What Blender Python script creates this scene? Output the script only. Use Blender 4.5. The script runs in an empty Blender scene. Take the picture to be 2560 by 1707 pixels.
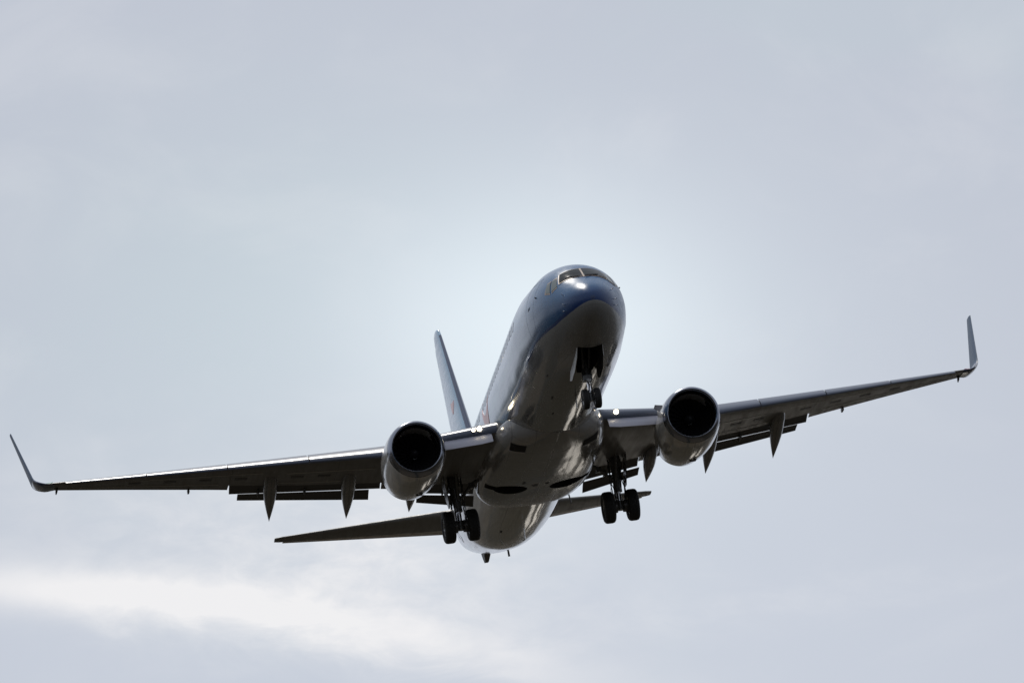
import bpy, math, random
from mathutils import Vector, Matrix
random.seed(7)
scn = bpy.context.scene
COL = scn.collection
PI = math.pi

# ------------------------------------------------------------------ camera, world, sun, exposure
cam_d = bpy.data.cameras.new('camera'); cam = bpy.data.objects.new('camera', cam_d); COL.objects.link(cam)
cam.location = (0, 0, 1.7)
ELEV = 14.0
cam.rotation_euler = (math.radians(90 + ELEV), 0, 0)
cam_d.sensor_width = 36.0; cam_d.lens = 20505.5 / 2560 * 36.0
cam_d.clip_start = 1.0; cam_d.clip_end = 60000
scn.camera = cam
scn.view_settings.view_transform = 'Standard'; scn.view_settings.look = 'None'
scn.view_settings.exposure = 0.0; scn.view_settings.gamma = 1.0
scn.render.resolution_x = 1024; scn.render.resolution_y = 682

# the aeroplane's own frame: X aft of the nose, Y to starboard, Z up, metres; rows = world axes in that frame
R0 = [[-0.10304891846452124, -0.9825356210365279, -0.15493441773102268],
      [-0.28053253361822084, -0.12073177840807359, 0.952221263816425],
      [-0.9542968185973476, 0.14158951612595616, -0.2631919279502761]]
CP = Vector((-258.331, 41.236, -73.0386))
E_ = math.radians(ELEV)
wx = Vector(R0[0]); wz = Vector(R0[1]) * math.cos(E_) - Vector(R0[2]) * math.sin(E_); wy = wz.cross(wx)
ROT = Matrix((wx, wy, wz))
BASE = Vector((19.5, 0, -3.45))

SUN_AC = Vector((0.456, 0.10, 0.884)).normalized()      # towards the sun in the aeroplane's frame
sun_w = ROT @ SUN_AC
sun_el = math.asin(sun_w.z); sun_az = math.atan2(sun_w.x, sun_w.y)
sd = bpy.data.lights.new('sun', 'SUN'); sun = bpy.data.objects.new('sun', sd); COL.objects.link(sun)
sd.energy = 3.0; sd.angle = math.radians(0.5); sd.color = (1.0, 0.95, 0.87)
sun.location = (0, 0, 200); sun.rotation_euler = sun_w.to_track_quat('Z', 'Y').to_euler()

W = bpy.data.worlds.new('World'); scn.world = W; W.use_nodes = True
nt = W.node_tree; nt.nodes.clear()
class NT:
    def __init__(s, t): s.t = t
    def n(s, ty, **k):
        o = s.t.nodes.new(ty)
        for a, b in k.items(): setattr(o, a, b)
        return o
    def l(s, a, b): s.t.links.new(a, b)
    def val(s, sock, v):
        if isinstance(v, (int, float)): sock.default_value = v
        elif isinstance(v, (tuple, list)): sock.default_value = v
        else: s.l(v, sock)
    def m(s, op, a, b=0.0, c=None, clamp=False):
        o = s.n('ShaderNodeMath', operation=op); o.use_clamp = clamp
        s.val(o.inputs[0], a); s.val(o.inputs[1], b)
        if c is not None: s.val(o.inputs[2], c)
        return o.outputs[0]
    def mix(s, f, a, b):
        o = s.n('ShaderNodeMix', data_type='RGBA'); s.val(o.inputs[0], f); s.val(o.inputs[6], a); s.val(o.inputs[7], b)
        return o.outputs[2]
    def noise(s, vec, scale, detail=4, rough=.55, dist=0.0):
        o = s.n('ShaderNodeTexNoise'); s.l(vec, o.inputs['Vector']); o.inputs['Scale'].default_value = scale
        o.inputs['Detail'].default_value = detail; o.inputs['Roughness'].default_value = rough; o.inputs['Distortion'].default_value = dist
        return o.outputs['Fac']
    def smooth(s, x, a, b, to0=0.0, to1=1.0):
        o = s.n('ShaderNodeMapRange', interpolation_type='SMOOTHSTEP'); s.val(o.inputs[0], x)
        for i, v in zip((1, 2, 3, 4), (a, b, to0, to1)): s.val(o.inputs[i], v)
        return o.outputs[0]
    def mapping(s, vec, sc=(1, 1, 1), loc=(0, 0, 0), rot=(0, 0, 0)):
        o = s.n('ShaderNodeMapping'); s.l(vec, o.inputs[0]); o.inputs[1].default_value = loc; o.inputs[2].default_value = rot; o.inputs[3].default_value = sc
        return o.outputs[0]
T = NT(nt)
tc = T.n('ShaderNodeTexCoord'); G = tc.outputs['Generated']
sky = T.n('ShaderNodeTexSky', sky_type='NISHITA'); sky.sun_disc = False
sky.sun_elevation = sun_el; sky.sun_rotation = sun_az; sky.dust_density = 2.0
sep = T.n('ShaderNodeSeparateXYZ'); T.l(G, sep.inputs[0])
# azimuth / elevation of the sky, in units of 0.01 from the direction in which the aeroplane approaches
ysafe = T.m('MAXIMUM', sep.outputs[1], 0.05)
az = T.m('MULTIPLY', T.m('DIVIDE', sep.outputs[0], ysafe), 100.0)
el = T.m('MULTIPLY', T.m('SUBTRACT', T.m('DIVIDE', sep.outputs[2], ysafe), math.tan(E_)), 100.0)
n1 = T.noise(G, 13, 5, .55, .6)
n4 = T.noise(T.mapping(G, (1, 1, 2.0), (5, 2, 1)), 130, 7, .6, .35)
n2 = T.noise(T.mapping(G, (1, 1, 2.2)), 70, 6, .6, .8)
n3 = T.noise(T.mapping(G, (1, 1, 1.6), (3, 1, 7)), 38, 5, .55, .5)
def gauss(cx, cy, sx, sy, rot=0.0, warp=0.0):
    dx = T.m('SUBTRACT', az, cx); dy = T.m('SUBTRACT', el, cy)
    if warp: dy = T.m('ADD', dy, T.m('MULTIPLY', T.m('SUBTRACT', n2, .5), warp)); dx = T.m('ADD', dx, T.m('MULTIPLY', T.m('SUBTRACT', n3, .5), warp * 1.5))
    c, s_ = math.cos(rot), math.sin(rot)
    a = T.m('ADD', T.m('MULTIPLY', dx, c), T.m('MULTIPLY', dy, s_)); b = T.m('SUBTRACT', T.m('MULTIPLY', dy, c), T.m('MULTIPLY', dx, s_))
    q = T.m('ADD', T.m('POWER', T.m('ABSOLUTE', T.m('DIVIDE', a, sx)), 2.0), T.m('POWER', T.m('ABSOLUTE', T.m('DIVIDE', b, sy)), 2.0))
    return T.m('EXPONENT', T.m('MULTIPLY', q, -1.0))
thin = (5.25, 5.95, 6.55, 1)     # thin high cloud, grey blue
lav = (5.3, 5.68, 6.5, 1)      # lavender grey sheets
bright = (8.3, 9.2, 9.75, 1)
white = (9.3, 9.15, 9.15, 1)
lf = T.m('MULTIPLY', T.smooth(n1, .36, .55, .55, 1.0), T.m('SUBTRACT', 1.0, T.m('MULTIPLY', gauss(-3.4, .6, 3.2, 2.3, .3, 1.5), .9)))
cl = T.mix(lf, thin, lav)
cl = T.mix(T.m('MULTIPLY', T.smooth(n3, .45, .75), .12), cl, white)
cl = T.mix(T.m('MULTIPLY', gauss(0.3, -.3, 5.0, 3.2), .28), cl, bright)
glow = gauss(0.45, 0.0, 2.1, 1.7)
cl = T.mix(T.m('MULTIPLY', glow, .95), cl, bright)
lowb = gauss(1.0, -4.2, 10.0, 3.0, 0, .6)
cl = T.mix(T.m('MULTIPLY', lowb, .5), cl, (6.35, 6.8, 7.65, 1))
cl = T.mix(T.m('MULTIPLY', gauss(-4.9, -4.1, 3.4, .5, -.18, .8), .6), cl, (5.7, 6.1, 7.0, 1))
wisp = T.smooth(n4, .25, .75, .25, 1.0)
band = T.m('ADD', T.m('MULTIPLY', gauss(-5.6, -3.22, 2.3, .30, -.07, .22), .85), T.m('MULTIPLY', T.m('MULTIPLY', gauss(-3.1, -3.45, 2.3, .33, -.13, .6), T.smooth(n4, .2, .7, .55, 1.0)), .62), clamp=True)
band = T.m('ADD', band, T.m('MULTIPLY', T.m('MULTIPLY', gauss(-2.7, -2.9, 2.9, .95, -.16, 1.6), wisp), .58), clamp=True)
band = T.m('ADD', band, T.m('MULTIPLY', T.m('MULTIPLY', gauss(-1.3, -2.5, 1.6, .8, -.1, 1.2), wisp), .45), clamp=True)
band = T.m('ADD', band, T.m('MULTIPLY', gauss(-.9, -3.95, 2.6, .32, -.2, .9), .45), clamp=True)
band = T.m('ADD', band, T.m('MULTIPLY', T.m('MULTIPLY', gauss(3.0, -3.4, 3.5, .3, .12, 1.2), wisp), .18), clamp=True)
cl = T.mix(T.m('MULTIPLY', band, .84), cl, white)
# the cloud sheet is brighter round the sun
cover = T.smooth(n1, .2, .8, .80, .95)
up = T.smooth(sep.outputs[2], -.02, .06)
vdot = T.n('ShaderNodeVectorMath', operation='DOT_PRODUCT'); T.l(G, vdot.inputs[0]); vdot.inputs[1].default_value = tuple(sun_w)
dim = T.smooth(vdot.outputs['Value'], -.75, .62, .38, 1.0)
cloud = T.mix(dim, (1.6, 1.9, 2.4, 1), cl)
skyc = T.mix(cover, sky.outputs[0], cloud)
skyc = T.mix(.93, skyc, cloud)
skyc = T.mix(up, (.8, .75, .68, 1), skyc)
bg = T.n('ShaderNodeBackground'); bg.inputs[1].default_value = 0.1; T.l(skyc, bg.inputs[0])
wo = T.n('ShaderNodeOutputWorld'); T.l(bg.outputs[0], wo.inputs[0])

# ------------------------------------------------------------------ tags and mesh helpers
def tag(o, label=None, cat=None, group=None, kind=None):
    for k, v in (('label', label), ('category', cat), ('group', group), ('kind', kind)):
        if v: o[k] = v
    return o

class MB:
    def __init__(s): s.v = []; s.f = []; s.m = []; s.mats = []
    def mat(s, m):
        if m not in s.mats: s.mats.append(m)
        return s.mats.index(m)
    def ring_loft(s, rings, m, cap0=True, cap1=True, closed=True):
        mi = s.mat(m); n = len(rings[0]); b = len(s.v)
        for r in rings: s.v += [tuple(p) for p in r]
        for i in range(len(rings) - 1):
            for j in range(n if closed else n - 1):
                k = (j + 1) % n
                s.f.append((b + i * n + j, b + i * n + k, b + (i + 1) * n + k, b + (i + 1) * n + j)); s.m.append(mi)
        if cap0: s.f.append(tuple(b + j for j in range(n))[::-1]); s.m.append(mi)
        if cap1: s.f.append(tuple(b + (len(rings) - 1) * n + j for j in range(n))); s.m.append(mi)
    def tube(s, pts, r, m, n=10):
        pts = [Vector(p) for p in pts]
        rs = r if isinstance(r, (list, tuple)) else [r] * len(pts)
        rings = []; prev = None
        for i, p in enumerate(pts):
            d = (pts[min(i + 1, len(pts) - 1)] - pts[max(i - 1, 0)]).normalized()
            if prev is None:
                a = Vector((0, 0, 1)) if abs(d.z) < .9 else Vector((1, 0, 0)); u = d.cross(a).normalized()
            else: u = (prev - d * prev.dot(d)).normalized()
            prev = u; w = d.cross(u)
            rings.append([p + (u * math.cos(t) + w * math.sin(t)) * rs[i] for t in [2 * PI * k / n for k in range(n)]])
        s.ring_loft(rings, m)
    def box(s, c, d, m, rot=None):
        c = Vector(c); mi = s.mat(m); b = len(s.v); h = [k / 2 for k in d]
        for x in (-1, 1):
            for y in (-1, 1):
                for z in (-1, 1):
                    p = Vector((x * h[0], y * h[1], z * h[2]))
                    if rot is not None: p = rot @ p
                    s.v.append(tuple(c + p))
        for f in ((0, 1, 3, 2), (4, 6, 7, 5), (0, 4, 5, 1), (2, 3, 7, 6), (0, 2, 6, 4), (1, 5, 7, 3)):
            s.f.append(tuple(b + k for k in f)); s.m.append(mi)
    def lathe(s, prof, c, axis, m, n=40, closed=False):  # prof: (along, radius) about axis through c
        c = Vector(c); ax = Vector(axis).normalized(); a = Vector((0, 0, 1)) if abs(ax.z) < .9 else Vector((1, 0, 0))
        u = ax.cross(a).normalized(); w = ax.cross(u)
        rings = [[c + ax * t + (u * math.cos(q) + w * math.sin(q)) * max(r, 1e-4) for q in [2 * PI * k / n for k in range(n)]] for t, r in prof]
        if closed: rings.append(rings[0]); s.ring_loft(rings, m, False, False)
        else: s.ring_loft(rings, m)
    def plate(s, top, bot, m):  # two matching outlines
        s.ring_loft([top, bot], m)
    def build(s, name, parent=None, angle=35, subtract=True):
        me = bpy.data.meshes.new(name)
        off = BASE if subtract else Vector((0, 0, 0))
        me.from_pydata([tuple(Vector(p) - off) for p in s.v], [], s.f)
        for m in s.mats: me.materials.append(m)
        me.polygons.foreach_set('material_index', s.m)
        me.polygons.foreach_set('use_smooth', [True] * len(me.polygons))
        me.validate(); me.update()
        import bmesh
        bm = bmesh.new(); bm.from_mesh(me); bmesh.ops.remove_doubles(bm, verts=bm.verts, dist=1e-5)
        bmesh.ops.recalc_face_normals(bm, faces=bm.faces); bm.to_mesh(me); bm.free()
        me.set_sharp_from_angle(angle=math.radians(angle))
        o = bpy.data.objects.new(name, me); COL.objects.link(o)
        if parent: o.parent = parent
        return o

# ------------------------------------------------------------------ materials
def mat(name, base=(.5, .5, .5), rough=.4, metal=0.0, coat=0.0, fn=None, emis=None):
    m = bpy.data.materials.new(name); m.use_nodes = True; t = NT(m.node_tree); b = m.node_tree.nodes['Principled BSDF']
    b.inputs['Base Color'].default_value = (*base, 1); b.inputs['Roughness'].default_value = rough; b.inputs['Metallic'].default_value = metal
    b.inputs['Coat Weight'].default_value = coat; b.inputs['Coat Roughness'].default_value = .07
    if emis: b.inputs['Emission Color'].default_value = (*emis[0], 1); b.inputs['Emission Strength'].default_value = emis[1]
    t.b = b; t.obj = t.n('ShaderNodeTexCoord').outputs['Object']
    if fn: fn(t)
    return m
def bump(t, h, strength=.2, dist=.02):
    o = t.n('ShaderNodeBump'); o.inputs['Strength'].default_value = strength; o.inputs['Distance'].default_value = dist
    t.l(h, o.inputs['Height']); t.l(o.outputs[0], t.b.inputs['Normal']); t.l(o.outputs[0], t.b.inputs['Coat Normal'])
def lines(t, c, period, w):   # thin lines every period along one coordinate
    f = t.m('FRACT', t.m('DIVIDE', c, period)); return t.m('LESS_THAN', f, w / period)
def skin(t, colr, rib=.55, grime=.35, panel=(1.27, .9), wob=.012, axis='xy', rr=(.18, .42)):
    sp = t.n('ShaderNodeSeparateXYZ'); t.l(t.obj, sp.inputs[0])
    streak = t.noise(t.mapping(t.obj, (.35, 4, 4)), 1.6, 6, .65)
    blot = t.noise(t.obj, 2.3, 5, .6)
    g = t.m('MULTIPLY', t.smooth(streak, .45, .8), grime)
    g = t.m('ADD', g, t.m('MULTIPLY', t.smooth(blot, .5, .8), grime * .5), clamp=True)
    c = t.mix(g, colr, (.16, .14, .12, 1))
    a = sp.outputs[0]; b_ = sp.outputs[1] if axis == 'xy' else sp.outputs[2]
    ln = t.m('MAXIMUM', lines(t, a, panel[0], .02), lines(t, b_, panel[1], .02))
    c = t.mix(t.m('MULTIPLY', ln, .45), c, (.05, .05, .05, 1))
    t.l(c, t.b.inputs['Base Color'])
    wv = t.noise(t.mapping(t.obj, (.5, 1.6, 1.6)), 1.3, 0, .5)
    w2 = t.noise(t.mapping(t.obj, (.6, 1.5, 1.5)), 3.1, 0, .5)
    h = t.m('ADD', wv, t.m('MULTIPLY', w2, .15)); h = t.m('SUBTRACT', h, t.m('MULTIPLY', ln, .03))
    bump(t, h, 1.0, wob)
    t.l(t.smooth(streak, .3, .8, *rr), t.b.inputs['Roughness'])

def fus_fn(t):
    sp = t.n('ShaderNodeSeparateXYZ'); t.l(t.obj, sp.inputs[0])
    X = t.m('ADD', sp.outputs[0], BASE.x); Y = t.m('ABSOLUTE', sp.outputs[1]); Z = t.m('ADD', sp.outputs[2], BASE.z)
    # height of the paint boundary along the body
    cu = t.n('ShaderNodeFloatCurve'); t.l(t.m('DIVIDE', X, 40.0), cu.inputs['Value'])
    pts = [(0, -.70), (.25, -.78), (.65, -.85), (1, -.88), (1.9, -.92), (2.9, -.88), (4.2, -.84), (5.5, -.92), (9, -.95), (14, -.95), (22, -1.3), (27, -1.35), (38, -1.2)]
    crv = cu.mapping.curves[0]
    while len(crv.points) > 2: crv.points.remove(crv.points[1])
    crv.points[0].location = (0, (pts[0][1] + 2) / 4); crv.points[1].location = (1, (pts[-1][1] + 2) / 4)
    for x, z in pts[1:-1]: crv.points.new(x / 40.0, (z + 2) / 4)
    for p in crv.points: p.handle_type = 'VECTOR'
    cu.mapping.update()
    zb = t.m('SUBTRACT', t.m('MULTIPLY', cu.outputs[0], 4.0), 2.0)
    above = t.m('SUBTRACT', Z, zb)
    bandw = t.smooth(X, .1, 4.5, .10, .05)
    front = t.m('MULTIPLY', t.smooth(above, .95, .1), t.smooth(X, 1.9, .2))
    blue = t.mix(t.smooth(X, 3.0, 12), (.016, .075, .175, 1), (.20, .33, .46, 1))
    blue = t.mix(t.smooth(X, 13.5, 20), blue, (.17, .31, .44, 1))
    navy = (.012, .035, .12, 1); grey = (.20, .20, .197, 1); whiteb = (.62, .61, .59, 1)
    low = t.mix(t.smooth(X, 21.5, 23.2), grey, whiteb)
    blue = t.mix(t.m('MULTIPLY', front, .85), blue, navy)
    c = t.mix(t.m('LESS_THAN', above, bandw), blue, navy)
    c = t.mix(t.m('MULTIPLY', t.m('GREATER_THAN', X, 6.0), t.m('LESS_THAN', above, bandw)), c, blue)
    c = t.mix(t.m('LESS_THAN', above, 0.0), c, low)
    # rear body: the blue leaves the belly in a rising curve
    rear = t.m('GREATER_THAN', t.m('SUBTRACT', t.m('MULTIPLY', t.m('SUBTRACT', X, 23.0), .23), t.m('ADD', Z, .6)), 0.0)
    c = t.mix(rear, c, whiteb)
    streak = t.noise(t.mapping(t.obj, (.3, 3.5, 3.5)), 1.7, 6, .65)
    under = t.smooth(Z, -.6, -1.5)
    g = t.m('MULTIPLY', t.m('MULTIPLY', t.smooth(streak, .42, .78), under), .5)
    c = t.mix(g, c, (.14, .12, .10, 1))
    ln = t.m('MAXIMUM', lines(t, X, 1.52, .018), lines(t, t.m('ADD', Z, 5.0), .83, .014))
    c = t.mix(t.m('MULTIPLY', ln, .30), c, (.06, .06, .06, 1))
    t.l(c, t.b.inputs['Base Color'])
    wv = t.noise(t.mapping(t.obj, (.5, 2.0, 2.0)), 1.2, 0, .5); w2 = t.noise(t.mapping(t.obj, (1, 2, 2)), 2.6, 0, .5)
    h = t.m('ADD', t.m('MULTIPLY', wv, t.smooth(X, 1, 5)), t.m('MULTIPLY', w2, .1)); h = t.m('SUBTRACT', h, t.m('MULTIPLY', ln, .04))
    bump(t, h, 1.0, .014)
    t.l(t.smooth(X, 1.5, 6.0, .08, .8), t.b.inputs['Coat Weight']); t.l(t.smooth(X, 1.5, 6.0, .28, .5), t.b.inputs['Specular IOR Level'])
    t.l(t.m('ADD', t.smooth(streak, .3, .8, .10, .26), t.smooth(X, 1.0, 6.0, .14, 0.0)), t.b.inputs['Roughness'])
M = {}
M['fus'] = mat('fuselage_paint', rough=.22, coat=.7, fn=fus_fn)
M['belly'] = mat('belly_grey_paint', rough=.25, coat=.5, fn=lambda t: skin(t, (.26, .255, .25, 1), panel=(1.1, .75), wob=.016, rr=(.12, .22)))
def low_spec(m, v): m.node_tree.nodes['Principled BSDF'].inputs['Specular IOR Level'].default_value = v; return m
M['wing'] = low_spec(mat('wing_grey_paint', rough=.4, coat=0, fn=lambda t: skin(t, (.16, .155, .15, 1), grime=.4, panel=(.95, 1.4), wob=.010, rr=(.30, .50))), .22)
M['nac'] = mat('nacelle_paint', rough=.22, coat=.7, fn=lambda t: skin(t, (.50, .485, .46, 1), grime=.25, panel=(1.3, 40), wob=.012, rr=(.12, .2)))
M['flap'] = low_spec(mat('flap_grey_paint', rough=.5, coat=0, fn=lambda t: skin(t, (.07, .07, .07, 1), grime=.4, panel=(30, 1.6), wob=.006, rr=(.4, .6))), .2)
M['canoe'] = mat('fairing_grey_paint', rough=.3, coat=.4, fn=lambda t: skin(t, (.12, .12, .12, 1), grime=.3, panel=(.8, 30), wob=.004))
def metal_fn(t, r0=.16, r1=.34):
    s = t.noise(t.mapping(t.obj, (3, 1, 3)), 3, 5, .6); t.l(t.smooth(s, .3, .8, r0, r1), t.b.inputs['Roughness'])
    bump(t, t.noise(t.obj, 2.2, 0, .5), 1.0, .004)
M['alu'] = mat('slat_grey_metal', (.10, .115, .155), .30, 0)
M['alu'].node_tree.nodes['Principled BSDF'].inputs['Specular IOR Level'].default_value = .22
M['lip'] = mat('inlet_lip_metal', (.25, .265, .31), .28, 1.0, fn=metal_fn)
M['krueger'] = mat('leading_flap_paint', (.36, .36, .42), .45, 0.0, .1)
M['seal'] = mat('seal_strip_paint', (.42, .40, .37), .45)
M['elevator'] = mat('elevator_paint', rough=.5, fn=lambda t: skin(t, (.55, .52, .48, 1), grime=.2, panel=(20, 1.1), wob=.004, rr=(.4, .55)))
M['tail'] = mat('tail_blue_paint', (.22, .38, .55), .22, 0, .7, fn=lambda t: skin(t, (.20, .36, .52, 1), grime=.1, panel=(1.4, 1.6), wob=.004, axis='xz'))
M['stab'] = mat('stabilizer_grey_paint', rough=.5, coat=.0, fn=lambda t: skin(t, (.17, .168, .16, 1), grime=.3, panel=(20, 1.1), wob=.006, rr=(.42, .6)))
M['navy'] = mat('winglet_dark_paint', (.018, .035, .09), .22, 0, .6)
M['winglet'] = mat('winglet_blue_paint', (.035, .07, .13), .45, 0, 0)
M['red'] = mat('logo_red_paint', (.52, .16, .13), .3, 0, .5)
def glass_fn(t):
    t.b.inputs['Specular IOR Level'].default_value = .12; t.l(t.smooth(t.noise(t.obj, 9, 3), .3, .8, .05, .12), t.b.inputs['Roughness'])
M['glass'] = mat('cockpit_glass', (.012, .014, .014), .06, 0, .0, fn=glass_fn)
M['sideglass'] = mat('side_glass', (.11, .13, .13), .08, 0, .2, fn=glass_fn)
M['frame'] = mat('window_frame_metal', (.34, .26, .21), .4, 0)
M['cabglass'] = mat('cabin_glass', (.07, .09, .11), .12)
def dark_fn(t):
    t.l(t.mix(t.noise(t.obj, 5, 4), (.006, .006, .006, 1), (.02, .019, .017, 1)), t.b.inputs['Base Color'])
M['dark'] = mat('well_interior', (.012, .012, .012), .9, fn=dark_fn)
M['seam'] = mat('door_seam', (.035, .07, .13), .3)
M['line'] = mat('seam_sealant', (.03, .03, .035), .6)
def rub_fn(t):
    t.l(t.mix(t.noise(t.obj, 14, 4), (.010, .010, .010, 1), (.022, .021, .020, 1)), t.b.inputs['Base Color'])
M['rubber'] = mat('tyre_rubber', (.014, .014, .014), .75, fn=rub_fn)
M['rim'] = mat('rim_metal', (.28, .28, .28), .4, .7, fn=metal_fn)
M['gear'] = mat('gear_paint', (.10, .10, .10), .4, .2, fn=lambda t: skin(t, (.10, .10, .10, 1), grime=.6, panel=(30, 30), wob=.003))
M['chrome'] = mat('oleo_chrome', (.75, .75, .78), .12, 1.0, fn=metal_fn)
M['doorpaint'] = mat('gear_door_paint', (.62, .62, .62), .35, 0, .3)
M['fan'] = mat('fan_titanium_shaded', (.008, .008, .010), .5, .3)  # near black: the shade inside the intake is put into the blade colour
M['liner'] = mat('inlet_liner_dark', (.004, .004, .004), .8)  # duct wall blackened as well, its shade is in the colour
M['liner'].node_tree.nodes['Principled BSDF'].inputs['Specular IOR Level'].default_value = .1
M['hot'] = mat('exhaust_metal', (.16, .13, .11), .4, 1.0, fn=metal_fn)
M['lamp'] = mat('landing_lamp_lens', (.9, .9, .85), .1, emis=((1.0, .86, .62), 14.0))
M['red_lens'] = mat('red_lens', (.5, .01, .02), .15, 0, .5)
M['green_lens'] = mat('green_lens', (.02, .4, .2), .15, 0, .5)
M['white'] = mat('white_paint', (.70, .70, .70), .3, 0, .4)
M['tan'] = mat('skid_paint', (.10, .09, .085), .45)

# ------------------------------------------------------------------ the ground (below the picture, seen only as light and reflections)
# pale patches added to the unseen ground so that the belly mirrors bright streaks
def belly_mirror(x, y, z, tilt):
    P = Vector((x, y, z)); v = (P - CP).normalized(); n_ = Vector((0, math.sin(tilt), -math.cos(tilt))); r = v - 2 * v.dot(n_) * n_
    Pw = ROT @ (P - CP) + Vector(cam.location); rw = ROT @ r; k = -Pw.z / rw.z; return Pw + rw * k
PALE = []
for tl, sx, sy in ((-.085, 3, 45), (-.125, 5, 60), (-.25, 9, 120), (-.33, 4, 90), (-.50, 9, 40)):
    h_ = belly_mirror(12, 0, -2, tl)
    if 0 < h_.y < 9000: PALE.append((h_.x, h_.y, sx, sy))
print('pale', PALE)
def ground_fn(t):
    p = t.obj
    v = t.n('ShaderNodeTexVoronoi', feature='F1'); t.l(t.mapping(p, (1, .6, 1), rot=(0, 0, .3)), v.inputs[0]); v.inputs['Scale'].default_value = .011
    se = t.n('ShaderNodeSeparateColor'); t.l(v.outputs['Color'], se.inputs[0])
    c = t.mix(se.outputs[0], (.007, .008, .005, 1), (.065, .054, .040, 1))
    c = t.mix(t.m('MULTIPLY', t.noise(p, .03, 3), .6), c, (.026, .021, .015, 1))
    ed = t.n('ShaderNodeTexVoronoi', feature='DISTANCE_TO_EDGE'); t.l(t.mapping(p, (1, .6, 1), rot=(0, 0, .3)), ed.inputs[0]); ed.inputs['Scale'].default_value = .011
    water = t.m('LESS_THAN', ed.outputs['Distance'], .03)      # wet ditches between the fields
    pav = t.m('GREATER_THAN', se.outputs[1], .93)                # wet concrete aprons
    c = t.mix(pav, c, (.08, .075, .068, 1)); c = t.mix(water, c, (.012, .014, .014, 1))
    lit = t.m('GREATER_THAN', se.outputs[2], .985)              # pale cells added for bright reflections in the underside
    sp = t.n('ShaderNodeSeparateXYZ'); t.l(p, sp.inputs[0])
    for (gx, gy, rx, ry) in PALE:
        q = t.m('MAXIMUM', t.m('DIVIDE', t.m('ABSOLUTE', t.m('SUBTRACT', sp.outputs[0], gx)), rx), t.m('DIVIDE', t.m('ABSOLUTE', t.m('SUBTRACT', sp.outputs[1], gy)), ry))
        lit = t.m('MAXIMUM', lit, t.m('LESS_THAN', q, 1.0))
    c = t.mix(lit, c, (.85, .79, .70, 1))
    t.b.inputs['Specular IOR Level'].default_value = .05
    t.l(c, t.b.inputs['Base Color'])

gm = mat('ground_fields', (.04, .04, .03), .85, fn=ground_fn)
g = MB(); n = 96; rr = [0.01, 60, 200, 600, 2000, 6000, 16000, 30000]
g.ring_loft([[(r * math.cos(2 * PI * k / n), r * math.sin(2 * PI * k / n), 0) for k in range(n)] for r in rr], gm, True, False)
go = g.build('ground', subtract=False); tag(go, kind='structure')

# ------------------------------------------------------------------ the aeroplane
plane = bpy.data.objects.new('airliner', None); COL.objects.link(plane)
plane.matrix_world = Matrix.Translation(ROT @ (BASE - CP) + Vector(cam.location)) @ ROT.to_4x4()
tag(plane, 'blue twin-engine passenger jet with grey belly, gear and flaps down, flying overhead', 'airliner')

#FUS_BEGIN
FT=[ # x, ztop, zbot, halfwidth, zc
(0.0,-.62,-.62,0.0,-.62),(.04,-.46,-.78,.165,-.62),(.15,-.29,-.94,.345,-.61),(.35,-.09,-1.10,.54,-.58),(.7,.14,-1.27,.77,-.54),(1.1,.35,-1.42,.95,-.48),
(1.5,.58,-1.54,1.11,-.4),(1.9,.86,-1.64,1.24,-.32),(2.3,1.11,-1.72,1.355,-.25),(2.8,1.34,-1.80,1.465,-.17),(3.4,1.54,-1.87,1.57,-.09),(4.2,1.74,-1.93,1.68,0),
(5.2,1.88,-1.96,1.775,.07),(6.4,1.97,-1.97,1.85,.11),(7.8,2.0,-1.97,1.88,.12),(12,2.0,-1.91,1.88,.12),(14,2.0,-1.86,1.88,.12),(23,2.0,-1.80,1.88,.12),(24.8,2.0,-1.80,1.88,.12),
(26.5,2.0,-1.77,1.85,.14),(28.5,2.0,-1.62,1.75,.22),(30.5,1.99,-1.24,1.58,.36),(32.5,1.95,-.78,1.35,.56),(34.5,1.86,-.25,1.05,.78),(36.2,1.72,.26,.73,.94),(37.4,1.56,.62,.46,1.05),(38.02,1.42,.82,.29,1.12)]
def pchip(xs,ys):
    n=len(xs);h=[xs[i+1]-xs[i] for i in range(n-1)];d=[(ys[i+1]-ys[i])/h[i] for i in range(n-1)]
    m=[0]*n;m[0]=d[0];m[-1]=d[-1]
    for i in range(1,n-1):
        if d[i-1]*d[i]<=0:m[i]=0
        else:
            a=2*h[i]+h[i-1];b=h[i]+2*h[i-1];m[i]=(a+b)/(a/d[i-1]+b/d[i])
    def f(x):
        x=min(max(x,xs[0]),xs[-1]);i=0
        while i<n-2 and x>xs[i+1]:i+=1
        t=(x-xs[i])/h[i];t2=t*t;t3=t2*t
        return (2*t3-3*t2+1)*ys[i]+(t3-2*t2+t)*h[i]*m[i]+(-2*t3+3*t2)*ys[i+1]+(t3-t2)*h[i]*m[i+1]
    return f
SX=[math.sqrt(r[0]) for r in FT]
FI=[pchip(SX,[r[k] for r in FT]) for k in (1,2,3,4)]
def fsec(x):
    s=math.sqrt(max(x,0)); return [g_(s) for g_ in FI]
def fpt(x,th): # th: 0 top, +pi/2 starboard side, pi bottom
    zt,zb,w,zc=fsec(x); c=math.cos(th);s=math.sin(th)
    return (x,w*s,zc+(zt-zc)*c if c>0 else zc+(zc-zb)*c)
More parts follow.
